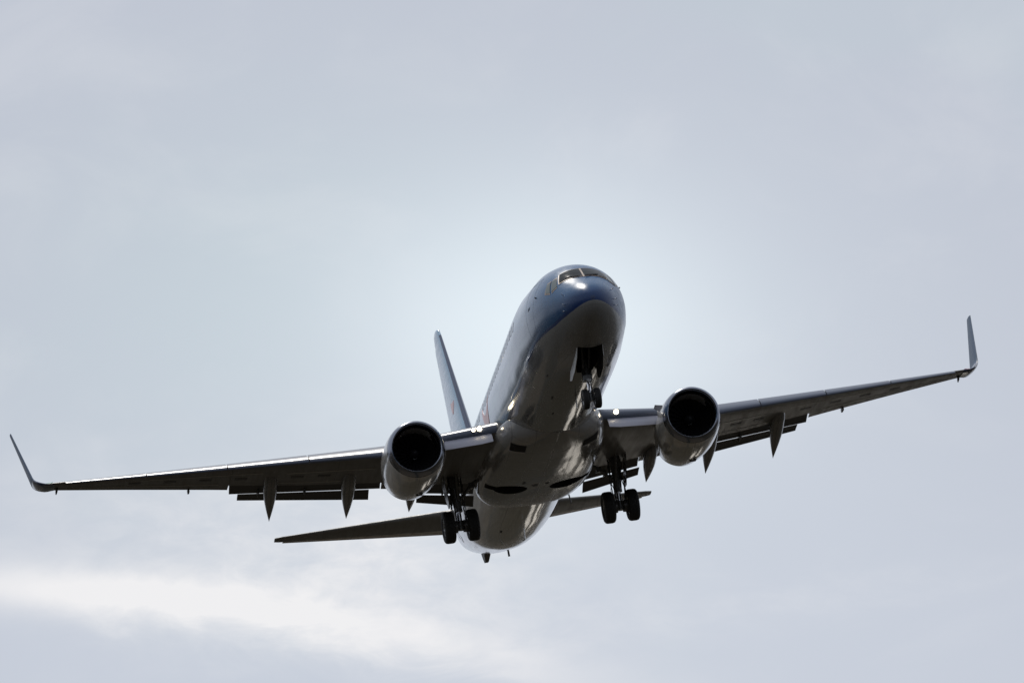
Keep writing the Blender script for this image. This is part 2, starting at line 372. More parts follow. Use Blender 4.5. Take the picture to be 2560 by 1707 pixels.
def fnorm(x,th):
    e=1e-3;a=fpt(x+e,th);b=fpt(max(x-e,1e-6),th);c=fpt(x,th+e);d=fpt(x,th-e)
    u=[a[i]-b[i] for i in range(3)];v=[c[i]-d[i] for i in range(3)]
    n=[u[1]*v[2]-u[2]*v[1],u[2]*v[0]-u[0]*v[2],u[0]*v[1]-u[1]*v[0]];l=math.sqrt(sum(k*k for k in n)) or 1
    n=[k/l for k in n]
    if n[1]*math.sin(th)+n[2]*math.cos(th)<0:n=[-k for k in n]
    return n
#FUS_END
def fth(x, z, side=1):
    zt, zb, w, zc = fsec(x); h = (zt - zc) if z > zc else (zc - zb)
    return side * math.acos(max(-1, min(1, (z - zc) / h)))
def fyth(x, y, z):
    zt, zb, w, zc = fsec(x); h = (zt - zc) if z > zc else (zc - zb); return math.atan2(y / w, (z - zc) / h)

NR = 96
xs = [.0005 + .035 * k for k in range(3)] + [.1 * 1.12 ** k for k in range(1, 34)]
xs = [x for x in xs if x < 6.2] + [6.4, 7, 7.8] + [9 + 1.5 * k for k in range(10)] + [24 + .5 * k for k in range(28)] + [38.02]
xs = sorted(set(round(x, 4) for x in xs))
fb = MB()
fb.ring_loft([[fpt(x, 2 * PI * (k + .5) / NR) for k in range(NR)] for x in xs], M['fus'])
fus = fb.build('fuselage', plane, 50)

def carve(obj, cutters, darkm, test):
    """cut recesses out of a solid, keep the result as plain mesh, give the recess its own paint"""
    for cmb in cutters:
        c = cmb.build('cutter', plane)
        md = obj.modifiers.new('cut', 'BOOLEAN'); md.operation = 'DIFFERENCE'; md.object = c; md.solver = 'EXACT'
        bpy.context.view_layer.update()
        me = bpy.data.meshes.new_from_object(obj.evaluated_get(bpy.context.evaluated_depsgraph_get()))
        obj.modifiers.clear(); old = obj.data; obj.data = me; bpy.data.meshes.remove(old)
        cm = c.data; bpy.data.objects.remove(c); bpy.data.meshes.remove(cm)
    me = obj.data; names = [m.name if m else '' for m in me.materials]
    if darkm.name not in names: me.materials.append(darkm); names.append(darkm.name)
    di = names.index(darkm.name)
    for p in me.polygons:
        if test(Vector(p.center) + BASE, p.normal): p.material_index = di
    me.set_sharp_from_angle(angle=math.radians(50))

cut = MB(); cut.ring_loft([[(2.23, y, z) for y, z in ((-.41, -2.6), (.41, -2.6), (.41, -.95), (-.41, -.95))], [(3.4, y, z) for y, z in ((-.40, -2.6), (.40, -2.6), (.40, -.95), (-.40, -.95))], [(4.45, y, z) for y, z in ((-.25, -2.6), (.25, -2.6), (.25, -.95), (-.25, -.95))]], M['dark'])
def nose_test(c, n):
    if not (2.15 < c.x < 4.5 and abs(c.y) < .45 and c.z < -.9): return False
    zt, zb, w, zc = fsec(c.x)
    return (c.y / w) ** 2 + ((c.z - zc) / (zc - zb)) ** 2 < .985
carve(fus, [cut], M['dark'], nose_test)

def decal(name, corners, m, parent, off=.006, nu=6, nv=6, thick=.0):
    """a curved panel laid on the body: corners (x, th) in order"""
    b = MB(); A, B_, C_, D = corners; grid = []
    for i in range(nu + 1):
        u = i / nu; row = []
        for j in range(nv + 1):
            v = j / nv
            x = (A[0] * (1 - u) + B_[0] * u) * (1 - v) + (D[0] * (1 - u) + C_[0] * u) * v
            th = (A[1] * (1 - u) + B_[1] * u) * (1 - v) + (D[1] * (1 - u) + C_[1] * u) * v
            p = Vector(fpt(x, th)); nn = Vector(fnorm(x, th)); row.append((p + nn * off, p - nn * .01))
        grid.append(row)
    mi = b.mat(m)
    for r in grid: b.v += [tuple(q[0]) for q in r]
    w = nv + 1
    for i in range(nu):
        for j in range(nv): b.f.append((i * w + j, i * w + j + 1, (i + 1) * w + j + 1, (i + 1) * w + j)); b.m.append(mi)
    # rim so that the panel has an edge thickness
    rim = [grid[i][0] for i in range(nu + 1)] + [grid[nu][j] for j in range(1, nv + 1)] + [grid[i][nv] for i in range(nu - 1, -1, -1)] + [grid[0][j] for j in range(nv - 1, 0, -1)]
    k0 = len(b.v); nR = len(rim)
    for q in rim: b.v += [tuple(q[0]), tuple(q[1])]
    for k in range(nR):
        a = k0 + 2 * k; c = k0 + 2 * ((k + 1) % nR); b.f.append((a, c, c + 1, a + 1)); b.m.append(mi)
    return b.build(name, parent)
def grow(c, d):
    cx = sum(p[0] for p in c) / 4; ct = sum(p[1] for p in c) / 4
    return [(p[0] + d * (1 if p[0] > cx else -1), p[1] + d / 1.0 * (1 if p[1] > ct else -1)) for p in c]
def P3(x, y, z): return (x, fyth(x, y, z))
def SH(x, t):   # the glazing sits a few centimetres to port of the centre line
    p = fpt(x, t); return (x, fyth(x, p[1] - .035, p[2]))
for s in (1, -1):
    front = [P3(2.08, .025, .95), P3(1.42, .025, .515), P3(1.70, .80, .47), P3(2.16, .67, .86)]
    front = [SH(x, s * abs(t)) for x, t in front]
    fr = [P3(2.13, .0, .97), P3(1.37, .0, .50), P3(1.67, .86, .42), P3(2.21, .71, .89)]
    fr = [SH(x, s * abs(t)) for x, t in fr]
    f_ = decal('window_frame', fr, M['frame'], fus, .016, 12, 8)
    w_ = decal('cockpit_window', front, M['glass'], fus, .030, 12, 8)
    # wiper
    wb = MB(); a = Vector(fpt(1.46, s * .08)) + Vector(fnorm(1.46, s * .08)) * .05; b2 = Vector(fpt(1.66, s * .48)) + Vector(fnorm(1.66, s * .48)) * .05
    wb.tube([a, b2], .012, M['line'], 6); wb.tube([b2 * .5 + a * .5 + Vector((-.03, 0, -.03)), a + Vector((-.1, 0, -.06))], .01, M['line'], 6); wb.build('wiper', fus)
    side2 = [P3(2.10, .78, .76), P3(1.66, .885, .36), P3(1.80, 1.06, .22), P3(2.20, .93, .70)]
    side3 = [P3(2.26, .955, .70), P3(1.88, 1.10, .21), P3(2.22, 1.22, .32), P3(2.40, 1.09, .66)]
    for sd_ in (side2, side3):
        c4 = [(x, s * abs(t)) for x, t in sd_]
        decal('window_frame', grow(c4, .035), M['white'] if False else M['frame'], fus, .008)
        decal('cockpit_window', c4, M['sideglass'], fus, .018)
    # forward door outline, cabin windows
    def strip(name, pts, w, m, off=.007):
        b = MB()
        for (xa, za), (xb, zb_) in zip(pts[:-1], pts[1:]):
            nseg = 8; L = []
            for k in range(nseg + 1):
                u = k / nseg; x = xa + (xb - xa) * u; z = za + (zb_ - za) * u; th = fth(x, z, s)
                L.append((Vector(fpt(x, th)), Vector(fnorm(x, th))))
            rings = []
            for k, (p, nn) in enumerate(L):
                d = (L[min(k + 1, nseg)][0] - L[max(k - 1, 0)][0]).normalized(); q = d.cross(nn).normalized() * w / 2
                rings.append([p + q + nn * off, p - q + nn * off, p - q - nn * .01, p + q - nn * .01])
            b.ring_loft(rings, m)
        return b.build(name, fus)
    strip('door_outline', [(3.35, 1.15), (3.30, .3), (3.45, -.62), (4.20, -.62), (4.22, .3), (4.22, 1.15), (3.35, 1.15)], .006, M['seam'], .002)
    strip('door_outline', [(31.2, 1.25), (31.2, -.35), (31.95, -.35), (31.95, 1.25), (31.2, 1.25)], .02, M['seam'])
    for k in range(46):
        x = 6.7 + .508 * k
        if 17.2 < x < 17.4: continue
        t1 = fth(x, .70, s); t2 = fth(x, .38, s)
        decal('cabin_window', [(x - .11, t1), (x - .11, t2), (x + .11, t2), (x + .11, t1)], M['cabglass'], fus, .005, 2, 3)
    for (x, z) in ((1.0, -.15), (.86, -.52), (.93, -.72)):
        th = fth(x, z, s); p = Vector(fpt(x, th)); nn = Vector(fnorm(x, th)); b = MB()
        b.tube([p - nn * .02, p + nn * .07], [.02, .012], M['chrome'], 8); b.tube([p + nn * .07 + Vector((.03, 0, 0)), p + nn * .075 + Vector((-.09, 0, 0))], [.014, .010], M['chrome'], 8)
        b.build('pitot_tube', fus)
    th = fth(3.1, .45, s); p = Vector(fpt(3.1, th)); nn = Vector(fnorm(3.1, th)); b = MB(); b.tube([p, p + nn * .05], [.03, .015], M['line'], 8); b.build('angle_vane', fus)
    for dx in (0, .14):
        strip('static_port', [(3.74 + dx, .34), (3.78 + dx, .24)], .028, M['line'])

for (x, th, lx, lt) in ((7.5, 2.735, .34, .03), (5.6, 2.5, .16, .02), (9.4, 2.86, .22, .025), (4.9, -2.6, .2, .03), (8.9, -2.75, .3, .03), (10.8, 2.45, .2, .02), (25.6, 2.8, .3, .04), (27.5, -2.9, .22, .03)):
    decal('vent', [(x, th), (x, th + lt), (x + lx, th + lt), (x + lx, th)], M['line'], fus, .006, 2, 2)

# red smile logo on the starboard and port side above the wing
for s in (1, -1):
    def arc_strip(name, pts, par):
        b = MB(); L = []
        for x, z, w in pts:
            th = fth(x, z, s); L.append((Vector(fpt(x, th)), Vector(fnorm(x, th)), w))
        rings = []
        for k, (p, nn, w) in enumerate(L):
            d = (L[min(k + 1, len(L) - 1)][0] - L[max(k - 1, 0)][0]).normalized(); q = d.cross(nn).normalized() * w / 2
            rings.append([p + q + nn * .006, p - q + nn * .006, p - q - nn * .006, p + q - nn * .006])
        b.ring_loft(rings, M['red']); return b.build(name, par)
    sm = []
    for k in range(17):
        u = k / 16; x = 14.9 + 2.1 * u; z = .64 - .85 * math.sin(PI * u) ** .8 + .12 * u; sm.append((x, z, .09 + .36 * math.sin(PI * u) ** 1.5))
    arc_strip('red_smile_logo', sm, fus)

# antennas and small things under the body
def blade(name, x, y, z, h, ch, t, m, par, up=-1, sweep=.25):
    b = MB(); r = []
    for k in range(4):
        u = k / 3; c = ch * (1 - .45 * u); x0 = x + sweep * u
        r.append([(x0, y, z + up * h * u), (x0 + c * .4, y + t / 2, z + up * h * u), (x0 + c, y, z + up * h * u), (x0 + c * .4, y - t / 2, z + up * h * u)])
    b.ring_loft(r, m); return b.build(name, par, 20)
blade('antenna', 6.9, 0, -1.95, .46, .42, .045, M['gear'], fus)
blade('antenna', 24.6, -.1, -1.94, .34, .32, .05, M['white'], fus)
blade('antenna', 9.0, 0, 1.98, .35, .4, .05, M['white'], fus, 1)
blade('antenna', 14.0, 0, 1.98, .25, .5, .06, M['white'], fus, 1)
b = MB(); b.tube([(23.0, -1.60, -.95), (23.12, -1.70, -1.62)], [.035, .022], M['gear'], 8); b.build('drain_mast', fus)
b = MB(); b.tube([(32.5, -.52, -.66), (32.65, -.55, -.92)], [.035, .04], M['gear'], 8); b.build('drain_mast', fus)
b = MB()
b.ring_loft([[(34.0, .15, -.20), (35.1, .15, .05), (35.1, -.15, .05), (34.0, -.15, -.20)], [(34.45, .11, -.36), (35.0, .11, -.30), (35.0, -.11, -.30), (34.45, -.11, -.36)],
             [(34.7, .07, -.50), (35.0, .07, -.48), (35.0, -.07, -.48), (34.7, -.07, -.50)]], M['tan']); b.build('tail_skid', fus)
b = MB(); b.lathe([(0, .24), (.22, .22), (.22, .17), (-.1, .16)], (38.0, 0, 1.12), (1, 0, .1), M['hot'], 24); b.build('exhaust_duct', fus)
# ------------------------------------------------------------------ belly fairing
BT = [(11.9, .55, -1.93), (12.3, 1.15, -1.96), (13.0, 1.62, -2.0), (14.2, 1.92, -2.03), (15.6, 2.05, -2.04), (17.5, 2.10, -2.02), (19.0, 2.10, -1.97), (20.3, 2.04, -1.93), (21.1, 1.94, -1.89), (21.6, 1.82, -1.86), (21.9, 1.72, -1.83)]
bw = pchip([r[0] for r in BT], [r[1] for r in BT]); bz = pchip([r[0] for r in BT], [r[2] for r in BT])
def sgnpow(a, p): return math.copysign(abs(a) ** p, a)
def bring(x, n=72, top=-.75):
    w = bw(x); z0 = bz(x); zc = -1.15; out = []
    for k in range(n):
        t = 2 * PI * k / n; c = math.cos(t); s = math.sin(t); e = .74
        out.append((x, w * sgnpow(c, e), zc + (abs(z0 - zc) if s < 0 else abs(top - zc)) * sgnpow(s, e)))
    return out
bxs = [11.9 + .3334 * k for k in range(31)]
fb = MB(); fb.ring_loft([bring(min(x, 21.9)) for x in bxs], M['belly'])
fair = fb.build('belly_fairing', plane, 50)
WX = 19.0
cuts = []
for s in (1, -1):
    c1 = MB(); c1.lathe([(-.9, .60), (.9, .60)], (WX, s * 1.0, -2.2), (0, 0, 1), M['dark'], 40); cuts.append(c1)
    c2 = MB(); c2.box((WX - .05, s * 1.75, -2.3), (.52, 1.5, 1.3), M['dark']); cuts.append(c2)
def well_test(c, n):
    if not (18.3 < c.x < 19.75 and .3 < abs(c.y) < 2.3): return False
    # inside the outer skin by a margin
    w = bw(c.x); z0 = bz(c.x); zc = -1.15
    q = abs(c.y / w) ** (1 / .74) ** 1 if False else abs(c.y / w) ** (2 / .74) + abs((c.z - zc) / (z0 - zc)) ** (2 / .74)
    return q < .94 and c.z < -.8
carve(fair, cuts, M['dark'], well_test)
# the same opening goes on into the body above
def air_inlet(x, y, s):
    b = MB(); z = bz(x)
    b.ring_loft([[(x - .02, y - .20, z + .13), (x - .02, y + .20, z + .13), (x - .02, y + .20, z - .03), (x - .02, y - .20, z - .03)],
                 [(x + .35, y - .19, z + .13), (x + .35, y + .19, z + .13), (x + .35, y + .19, z - .005), (x + .35, y - .19, z - .005)]], M['dark'])
    return b
for s in (1, -1):
    b = MB(); x0, y0 = 13.25, s * 1.28; r = []
    for (x, y, dz) in ((x0, y0 - .22, 0), (x0, y0 + .22, 0), (x0 + .7, y0 + .16, 0), (x0 + .7, y0 - .16, 0)):
        pass
    # NACA style scoop: flush dark sheet stands for the shaded mouth, with a lip
    zf = lambda x, y: -1.15 + (bz(x) + 1.15) * (1 - abs(y / bw(x)) ** (2 / .74)) ** (.74 / 2)
    g_n = 6; top = []
    rr_ = [(x0 + .62 * i_ / g_n + .10 * j_ / g_n, y0 - .26 + .52 * j_ / g_n) for i_ in range(g_n + 1) for j_ in range(g_n + 1)]
    mi = b.mat(M['dark']); b.v += [(x, y, zf(x, y) - .014) for x, y in rr_]
    for i_ in range(g_n):
        for j_ in range(g_n): k0 = i_ * (g_n + 1) + j_; b.f.append((k0, k0 + 1, k0 + g_n + 2, k0 + g_n + 1)); b.m.append(mi)
    lip = [(x, y, zf(x, y) - .035) for x, y in ((x0 + .63, y0 - .27), (x0 + .73, y0 + .27), (x0 + .86, y0 + .24), (x0 + .76, y0 - .24))]
    b.ring_loft([lip, [(x, y, z + .06) for x, y, z in lip]], M['belly']); b.build('air_inlet', fair)
for (x, y, lx, ly) in ((18.5, .18, .35, .24), (18.4, -.25, .22, .16), (18.0, .62, .4, .12)):
    b = MB(); z = zf(x, y) - .006; o_ = [(x + lx / 2 * math.cos(a), y + ly / 2 * math.sin(a), z) for a in [2 * PI * k / 16 for k in range(16)]]
    b.ring_loft([o_, [(p[0], p[1], p[2] + .03) for p in o_]], M['line']); b.build('access_panel', fair)

# ------------------------------------------------------------------ wings
def naca(t, tc_): return 5 * tc_ * (.2969 * math.sqrt(max(t, 0)) - .126 * t - .3516 * t * t + .2843 * t ** 3 - .1036 * t ** 4)
def lerp(tab, y):
    if y <= tab[0][0]: return tab[0][1:]
    for a, b in zip(tab[:-1], tab[1:]):
        if y <= b[0]:
            u = (y - a[0]) / (b[0] - a[0]); return tuple(p + (q - p) * u for p, q in zip(a[1:], b[1:]))
    return tab[-1][1:]
# Y : xLE, zLE, xTE, zTE, thickness
WT = [(1.2, 13.55, -1.05, 21.35, -1.22, .135), (1.9, 13.95, -.97, 21.3, -1.18, .135), (3.0, 14.58, -.88, 21.2, -1.06, .13), (5.5, 15.98, -.68, 21.0, -.78, .122), (8.0, 17.5, -.22, 21.65, -.33, .115),
      (11.0, 19.33, .32, 22.4, .30, .11), (14.0, 21.15, .87, 23.1, .88, .105), (16.55, 22.68, 1.34, 23.72, 1.36, .10)]
def wpoint(y, t, up, tc_mul=1.0, c0=0.0):
    xl, zl, xt, zt, th = lerp(WT, y); c = xt - xl; tt = c0 + (1 - c0) * t
    xl2 = xl + c0 * c
    yt = naca(t, th * tc_mul) * c * (1 - c0); cam_ = .018 * c * math.sin(PI * min(t, 1)) * (1 - c0)
    z = zl + (zt - zl) * tt
    return (xl + c * tt, z + cam_ + (yt if up else -yt * .85))
def tlist(n=16): return [(1 - math.cos(PI * k / n)) / 2 for k in range(n + 1)]
def wsec(y, s, c0, c1, tc_mul=1.0, n=16):
    lim = (c1 - c0) / (1 - c0); T_ = [lim * q for q in tlist(n)]
    # denser near the nose
    up = [wpoint(y, t, True, tc_mul, c0) for t in T_]; lo = [wpoint(y, t, False, tc_mul, c0) for t in T_]
    ring = up[::-1] + lo[1:]
    if c1 < .999: pass
    return [(x, s * y, z) for x, z in ring]
def slat_prof(y, c_up=.14, c_lo=.035):
    xl, zl, xt, zt, th = lerp(WT, y); c = xt - xl
    up = [wpoint(y, c_up * q, True) for q in tlist(9)][::-1]; lo = [wpoint(y, c_lo * q, False) for q in tlist(5)][1:]
    outer = up + lo
    a, b_ = outer[-1], outer[0]
    inner = []
    for k in range(1, 6):
        u = k / 6; x = a[0] + (b_[0] - a[0]) * u; z = a[1] + (b_[1] - a[1]) * u
        inner.append((x - .02 * c * math.sin(PI * u), z + .012 * c * math.sin(PI * u) * (1 - u)))
    pts = outer + inner
    # droop about its tail, then forward and down
    ang = math.radians(17); px, pz = b_; out = []
    for x, z in pts:
        dx, dz = x - px, z - pz
        out.append((px + dx * math.cos(ang) - dz * math.sin(ang) * -1 * 0 + dz * math.sin(ang) * 0 - .045 * c, pz + dz * math.cos(ang) + dx * math.sin(ang) - .012 * c))
    return out
def elem(mb, P, m, s, ycount=None, tc_=.085, n=10, camber=.03):
    """a flap element between stations P=[(y, xLE, zLE, xTE, zTE), ...]"""
    rings = []
    for y, xl, zl, xt, zt in P:
        c = math.hypot(xt - xl, zt - zl); ux, uz = (xt - xl) / c, (zt - zl) / c; nx, nz = -uz, ux
        up = []; lo = []
        for t in tlist(n):
            yt = naca(t, tc_) * c; cb = camber * c * math.sin(PI * t)
            up.append((xl + ux * t * c + nx * (yt + cb), s * y, zl + uz * t * c + nz * (yt + cb)))
            lo.append((xl + ux * t * c + nx * (-yt * .6 + cb), s * y, zl + uz * t * c + nz * (-yt * .6 + cb)))
        rings.append(up[::-1] + lo[1:])
    mb.ring_loft(rings, m)
def ys(a, b_, n): return [a + (b_ - a) * k / n for k in range(n + 1)]

for s in (1, -1):
    w = MB()
    w.ring_loft([wsec(y, s, 0.0, .86) for y in ys(1.2, 3.99, 4)], M['wing'])
    w.ring_loft([wsec(y, s, .05, .98, .94) for y in ys(4.0, 5.29, 3)], M['wing'])
    w.ring_loft([wsec(y, s, .06, .80, .94) for y in ys(5.3, 10.55, 8)], M['wing'])
    w.ring_loft([wsec(y, s, .06, 1.0, .94) for y in ys(10.56, 16.2, 8)], M['wing'])
    w.ring_loft([wsec(y, s, 0.0, 1.0) for y in ys(16.2, 16.55, 2)], M['wing'])
    wing = w.build('wing', plane, 40)
    # leading edge slats: four outboard of the nacelle
    sl = [(5.45, 8.05), (8.09, 10.75), (10.79, 13.45), (13.49, 16.18)]
    for a, b_ in sl:
        q = MB(); q.ring_loft([[(x, s * y, z) for x, z in slat_prof(y)] for y in ys(a, b_, 6)], M['alu']); q.build('slat', wing, 40)
    # inboard leading edge cap of bare metal
    q = MB()
    def cap(y):
        up = [wpoint(y, .05 * k, True) for k in tlist(8)][::-1]; lo = [wpoint(y, .012 * k, False) for k in tlist(4)][1:]
        r_ = [(x - .006, z) for x, z in up + lo]; r_ = [(x, z + (.006 if i < 9 else -.006)) for i, (x, z) in enumerate(r_)]
        return [(x, s * y, z) for x, z in r_] + [(r_[-1][0] + .02, s * y, r_[-1][1] + .03), (r_[0][0], s * y, r_[0][1] - .03)]
    q.ring_loft([cap(y) for y in ys(1.85, 4.0, 4)], M['alu']); q.build('leading_edge', wing)
    # krueger flap: a curved plate folded forward under the inboard leading edge
    q = MB(); rings = []
    for y in ys(2.05, 4.0, 5):
        xl, zl, xt, zt, th = lerp(WT, y); hx, hz = wpoint(y, .02, False); r_ = []
        tp = 1.0 if y > 2.1 else .9
        top = []; bot = []
        for k in range(7):
            u = k / 6; a = math.radians(40 + 26 * u); x = hx - .03 - .34 * tp * u - .05 * math.sin(PI * u); z = hz + .05 - .42 * u * tp
            top.append((x, s * y, z)); bot.append((x + .04, s * y, z + .0))
        rings.append(top + bot[::-1])
    q.ring_loft(rings, M['krueger']); q.build('leading_flap', wing)
    # trailing edge flaps
    q = MB(); elem(q, [(5.3, 20.15, -.52, 21.1, -.74), (10.5, 21.62, .30, 22.5, .10)], M['flap'], s); fl = q.build('flap', wing)
    q = MB(); elem(q, [(5.68, 21.20, -.70, 21.82, -.91), (10.18, 22.53, .065, 23.15, .005)], M['flap'], s); q.build('flap_segment', wing)
    q = MB(); elem(q, [(2.0, 20.2, -1.02, 21.36, -1.30), (3.95, 20.2, -.86, 21.08, -1.10)], M['flap'], s); q.build('flap', wing)
    q = MB(); elem(q, [(1.98, 21.37, -1.36, 22.0, -1.60), (4.02, 21.10, -1.145, 21.7, -1.27)], M['flap'], s); q.build('flap_segment', wing)
    # hinge brackets that break up the slots
    for (y, x, z) in ((6.3, 21.35, -.62), (7.9, 21.78, -.36), (9.5, 22.2, -.05), (2.75, 21.2, -1.17), (3.1, 21.15, -1.13)):
        q = MB(); q.box((x, s * y, z), (.5, .05, .16), M['flap']); q.build('flap_bracket', wing)
    # flap track fairings: long tapered canoes that droop with the flaps
    for (y, xf, zf_, xt_, zt_, wd) in ((9.17, 19.6, -.02, 22.98, -.95, .50), (6.52, 18.7, -.62, 22.2, -1.40, .50), (4.30, 18.9, -.98, 21.92, -1.52, .46)):
        q = MB(); rings = []; N = 16
        for k in range(N + 1):
            u = k / N; x = xf + (xt_ - xf) * u
            prof_ = math.sin(PI * min(1, u ** .62)) ** .6 if u < .5 else (1 - ((u - .45) / .55) ** 1.7)
            prof_ = min(1.0, (u / .22) ** .6) if u < .45 else max(.015, 1 - ((u - .45) / .55) ** 1.55)
            zc_ = zf_ + (zt_ - zf_) * (u ** 1.5)
            rw = wd / 2 * prof_; rh = .30 * prof_
            rings.append([(x, s * (y + (xt_ - x) * -.0 + rw * math.cos(a)), zc_ + .10 * (1 - u) + rh * math.sin(a)) for a in [2 * PI * j / 20 for j in range(20)]])
        q.ring_loft(rings, M['canoe']); q.build('flap_fairing', wing)
    # pale seal strips and small access covers under the skin
    def under_strip(name, ya, yb, ca, cb, wd, m, n_=10):
        q = MB(); top = []
        for k in range(n_ + 1):
            u = k / n_; y = ya + (yb - ya) * u; c_ = ca + (cb - ca) * u; xl, zl, xt, zt, th = lerp(WT, y); ch = xt - xl
            r_ = []
            for cc in (c_ - wd / ch / 2, c_ + wd / ch / 2):
                x, z = wpoint(y, (cc - .06) / .94, False, .94, .06); r_.append((x, s * y, z - .012))
            top.append([r_[0], r_[1], (r_[1][0], r_[1][1], r_[1][2] + .02), (r_[0][0], r_[0][1], r_[0][2] + .02)])
        q.ring_loft(top, m); return q.build(name, wing)
    under_strip('seal_strip', 5.75, 8.7, .36, .36, .07, M['seal']); under_strip('seal_strip', 9.5, 13.6, .30, .30, .06, M['seal'])
    under_strip('seal_strip', 10.9, 15.9, .74, .72, .06, M['seal']); under_strip('seal_strip', 6.8, 8.9, .70, .70, .06, M['seal'])
    under_strip('seal_strip', 2.3, 3.9, .30, .36, .07, M['seal'])
    for yy, cc in ((7.2, .5), (8.1, .5), (10.0, .5), (11.2, .5), (12.4, .5), (13.6, .5)): under_strip('access_panel', yy, yy + .42, cc, cc, .26, M['flap'], 2)
    # aileron line and fuel dump bits
    q = MB(); q.box((22.6, s * 11.9, .42), (.35, .06, .12), M['flap']); q.build('aileron_bracket', wing)
    q = MB(); q.tube([(23.3, s * 16.45, 1.32), (23.55, s * 16.47, 1.24), (23.72, s * 16.48, 1.20)], [.05, .04, .02], M['line'], 8); q.build('static_discharger', wing)
    # winglet
    q = MB(); rings = []; N = 22; y0, z0 = 16.55, 1.35; rad = .62; cant = math.radians(80)
    H = 4.02
    L_arc = rad * cant; ymx = y0 + .12 + rad * math.sin(cant)
    yA, zA = y0 + .12, z0 + .02
    y1 = yA + rad * math.sin(cant); z1 = zA + rad * (1 - math.cos(cant)); Ls = (H - z1) / math.sin(cant); tot = .12 + L_arc + Ls
    for k in range(N + 1):
        d = tot * (k / N) ** 1.15
        if d < .12: y, z, ph = y0 + d, z0 + .02 * d / .12, 0.0
        elif d < .12 + L_arc: ph = (d - .12) / rad; y, z = yA + rad * math.sin(ph), zA + rad * (1 - math.cos(ph))
        else: e = d - .12 - L_arc; ph = cant; y, z = y1 + e * math.cos(cant), z1 + e * math.sin(cant)
        u = d / tot; xl = 22.68 + .45 * min(1, d / .9) + (25.18 - 23.13) * max(0, (d - .5) / (tot - .5)); ch = 1.04 + .55 * min(1, d / .9) - .98 * u
        r_ = []
        T_ = tlist(9)
        ny, nz = -math.sin(ph), math.cos(ph)
        for t in T_[::-1]: h = naca(t, .095) * ch; r_.append((xl + ch * t, s * (y + ny * h - .05 * t * ch * math.sin(ph)), z + nz * h))
        for t in T_[1:]: h = -naca(t, .095) * ch; r_.append((xl + ch * t, s * (y + ny * h - .05 * t * ch * math.sin(ph)), z + nz * h))
        rings.append(r_)
    q.ring_loft(rings[:8], M['navy'], True, False); q.ring_loft(rings[7:], M['winglet'], False, True); wl = q.build('winglet', wing, 30)
    # navigation light at the winglet root
    q = MB(); q.tube([(22.78, s * 16.62, 1.38), (23.15, s * 17.02, 1.46)], [.032, .03], M['red_lens'] if s < 0 else M['green_lens'], 10); q.build('navigation_light', wing)
    # landing lights in the inboard leading edge
    for (y, sz) in ((2.42, .085), (2.62, .06)):
        if s < 0 and sz < .07: continue
        x, z = wpoint(y, .004, True)
        q = MB(); q.lathe([(-.02, sz + .03), (.03, sz + .03), (.03, sz)], (x - .03, s * y, z), (-1, 0, -.1), M['rim'], 20); q.lathe([(0.0, sz), (.035, sz * .9), (.05, .001)], (x - .05, s * y, z), (-1, 0, -.1), M['lamp'], 20)
        q.build('landing_light', wing)

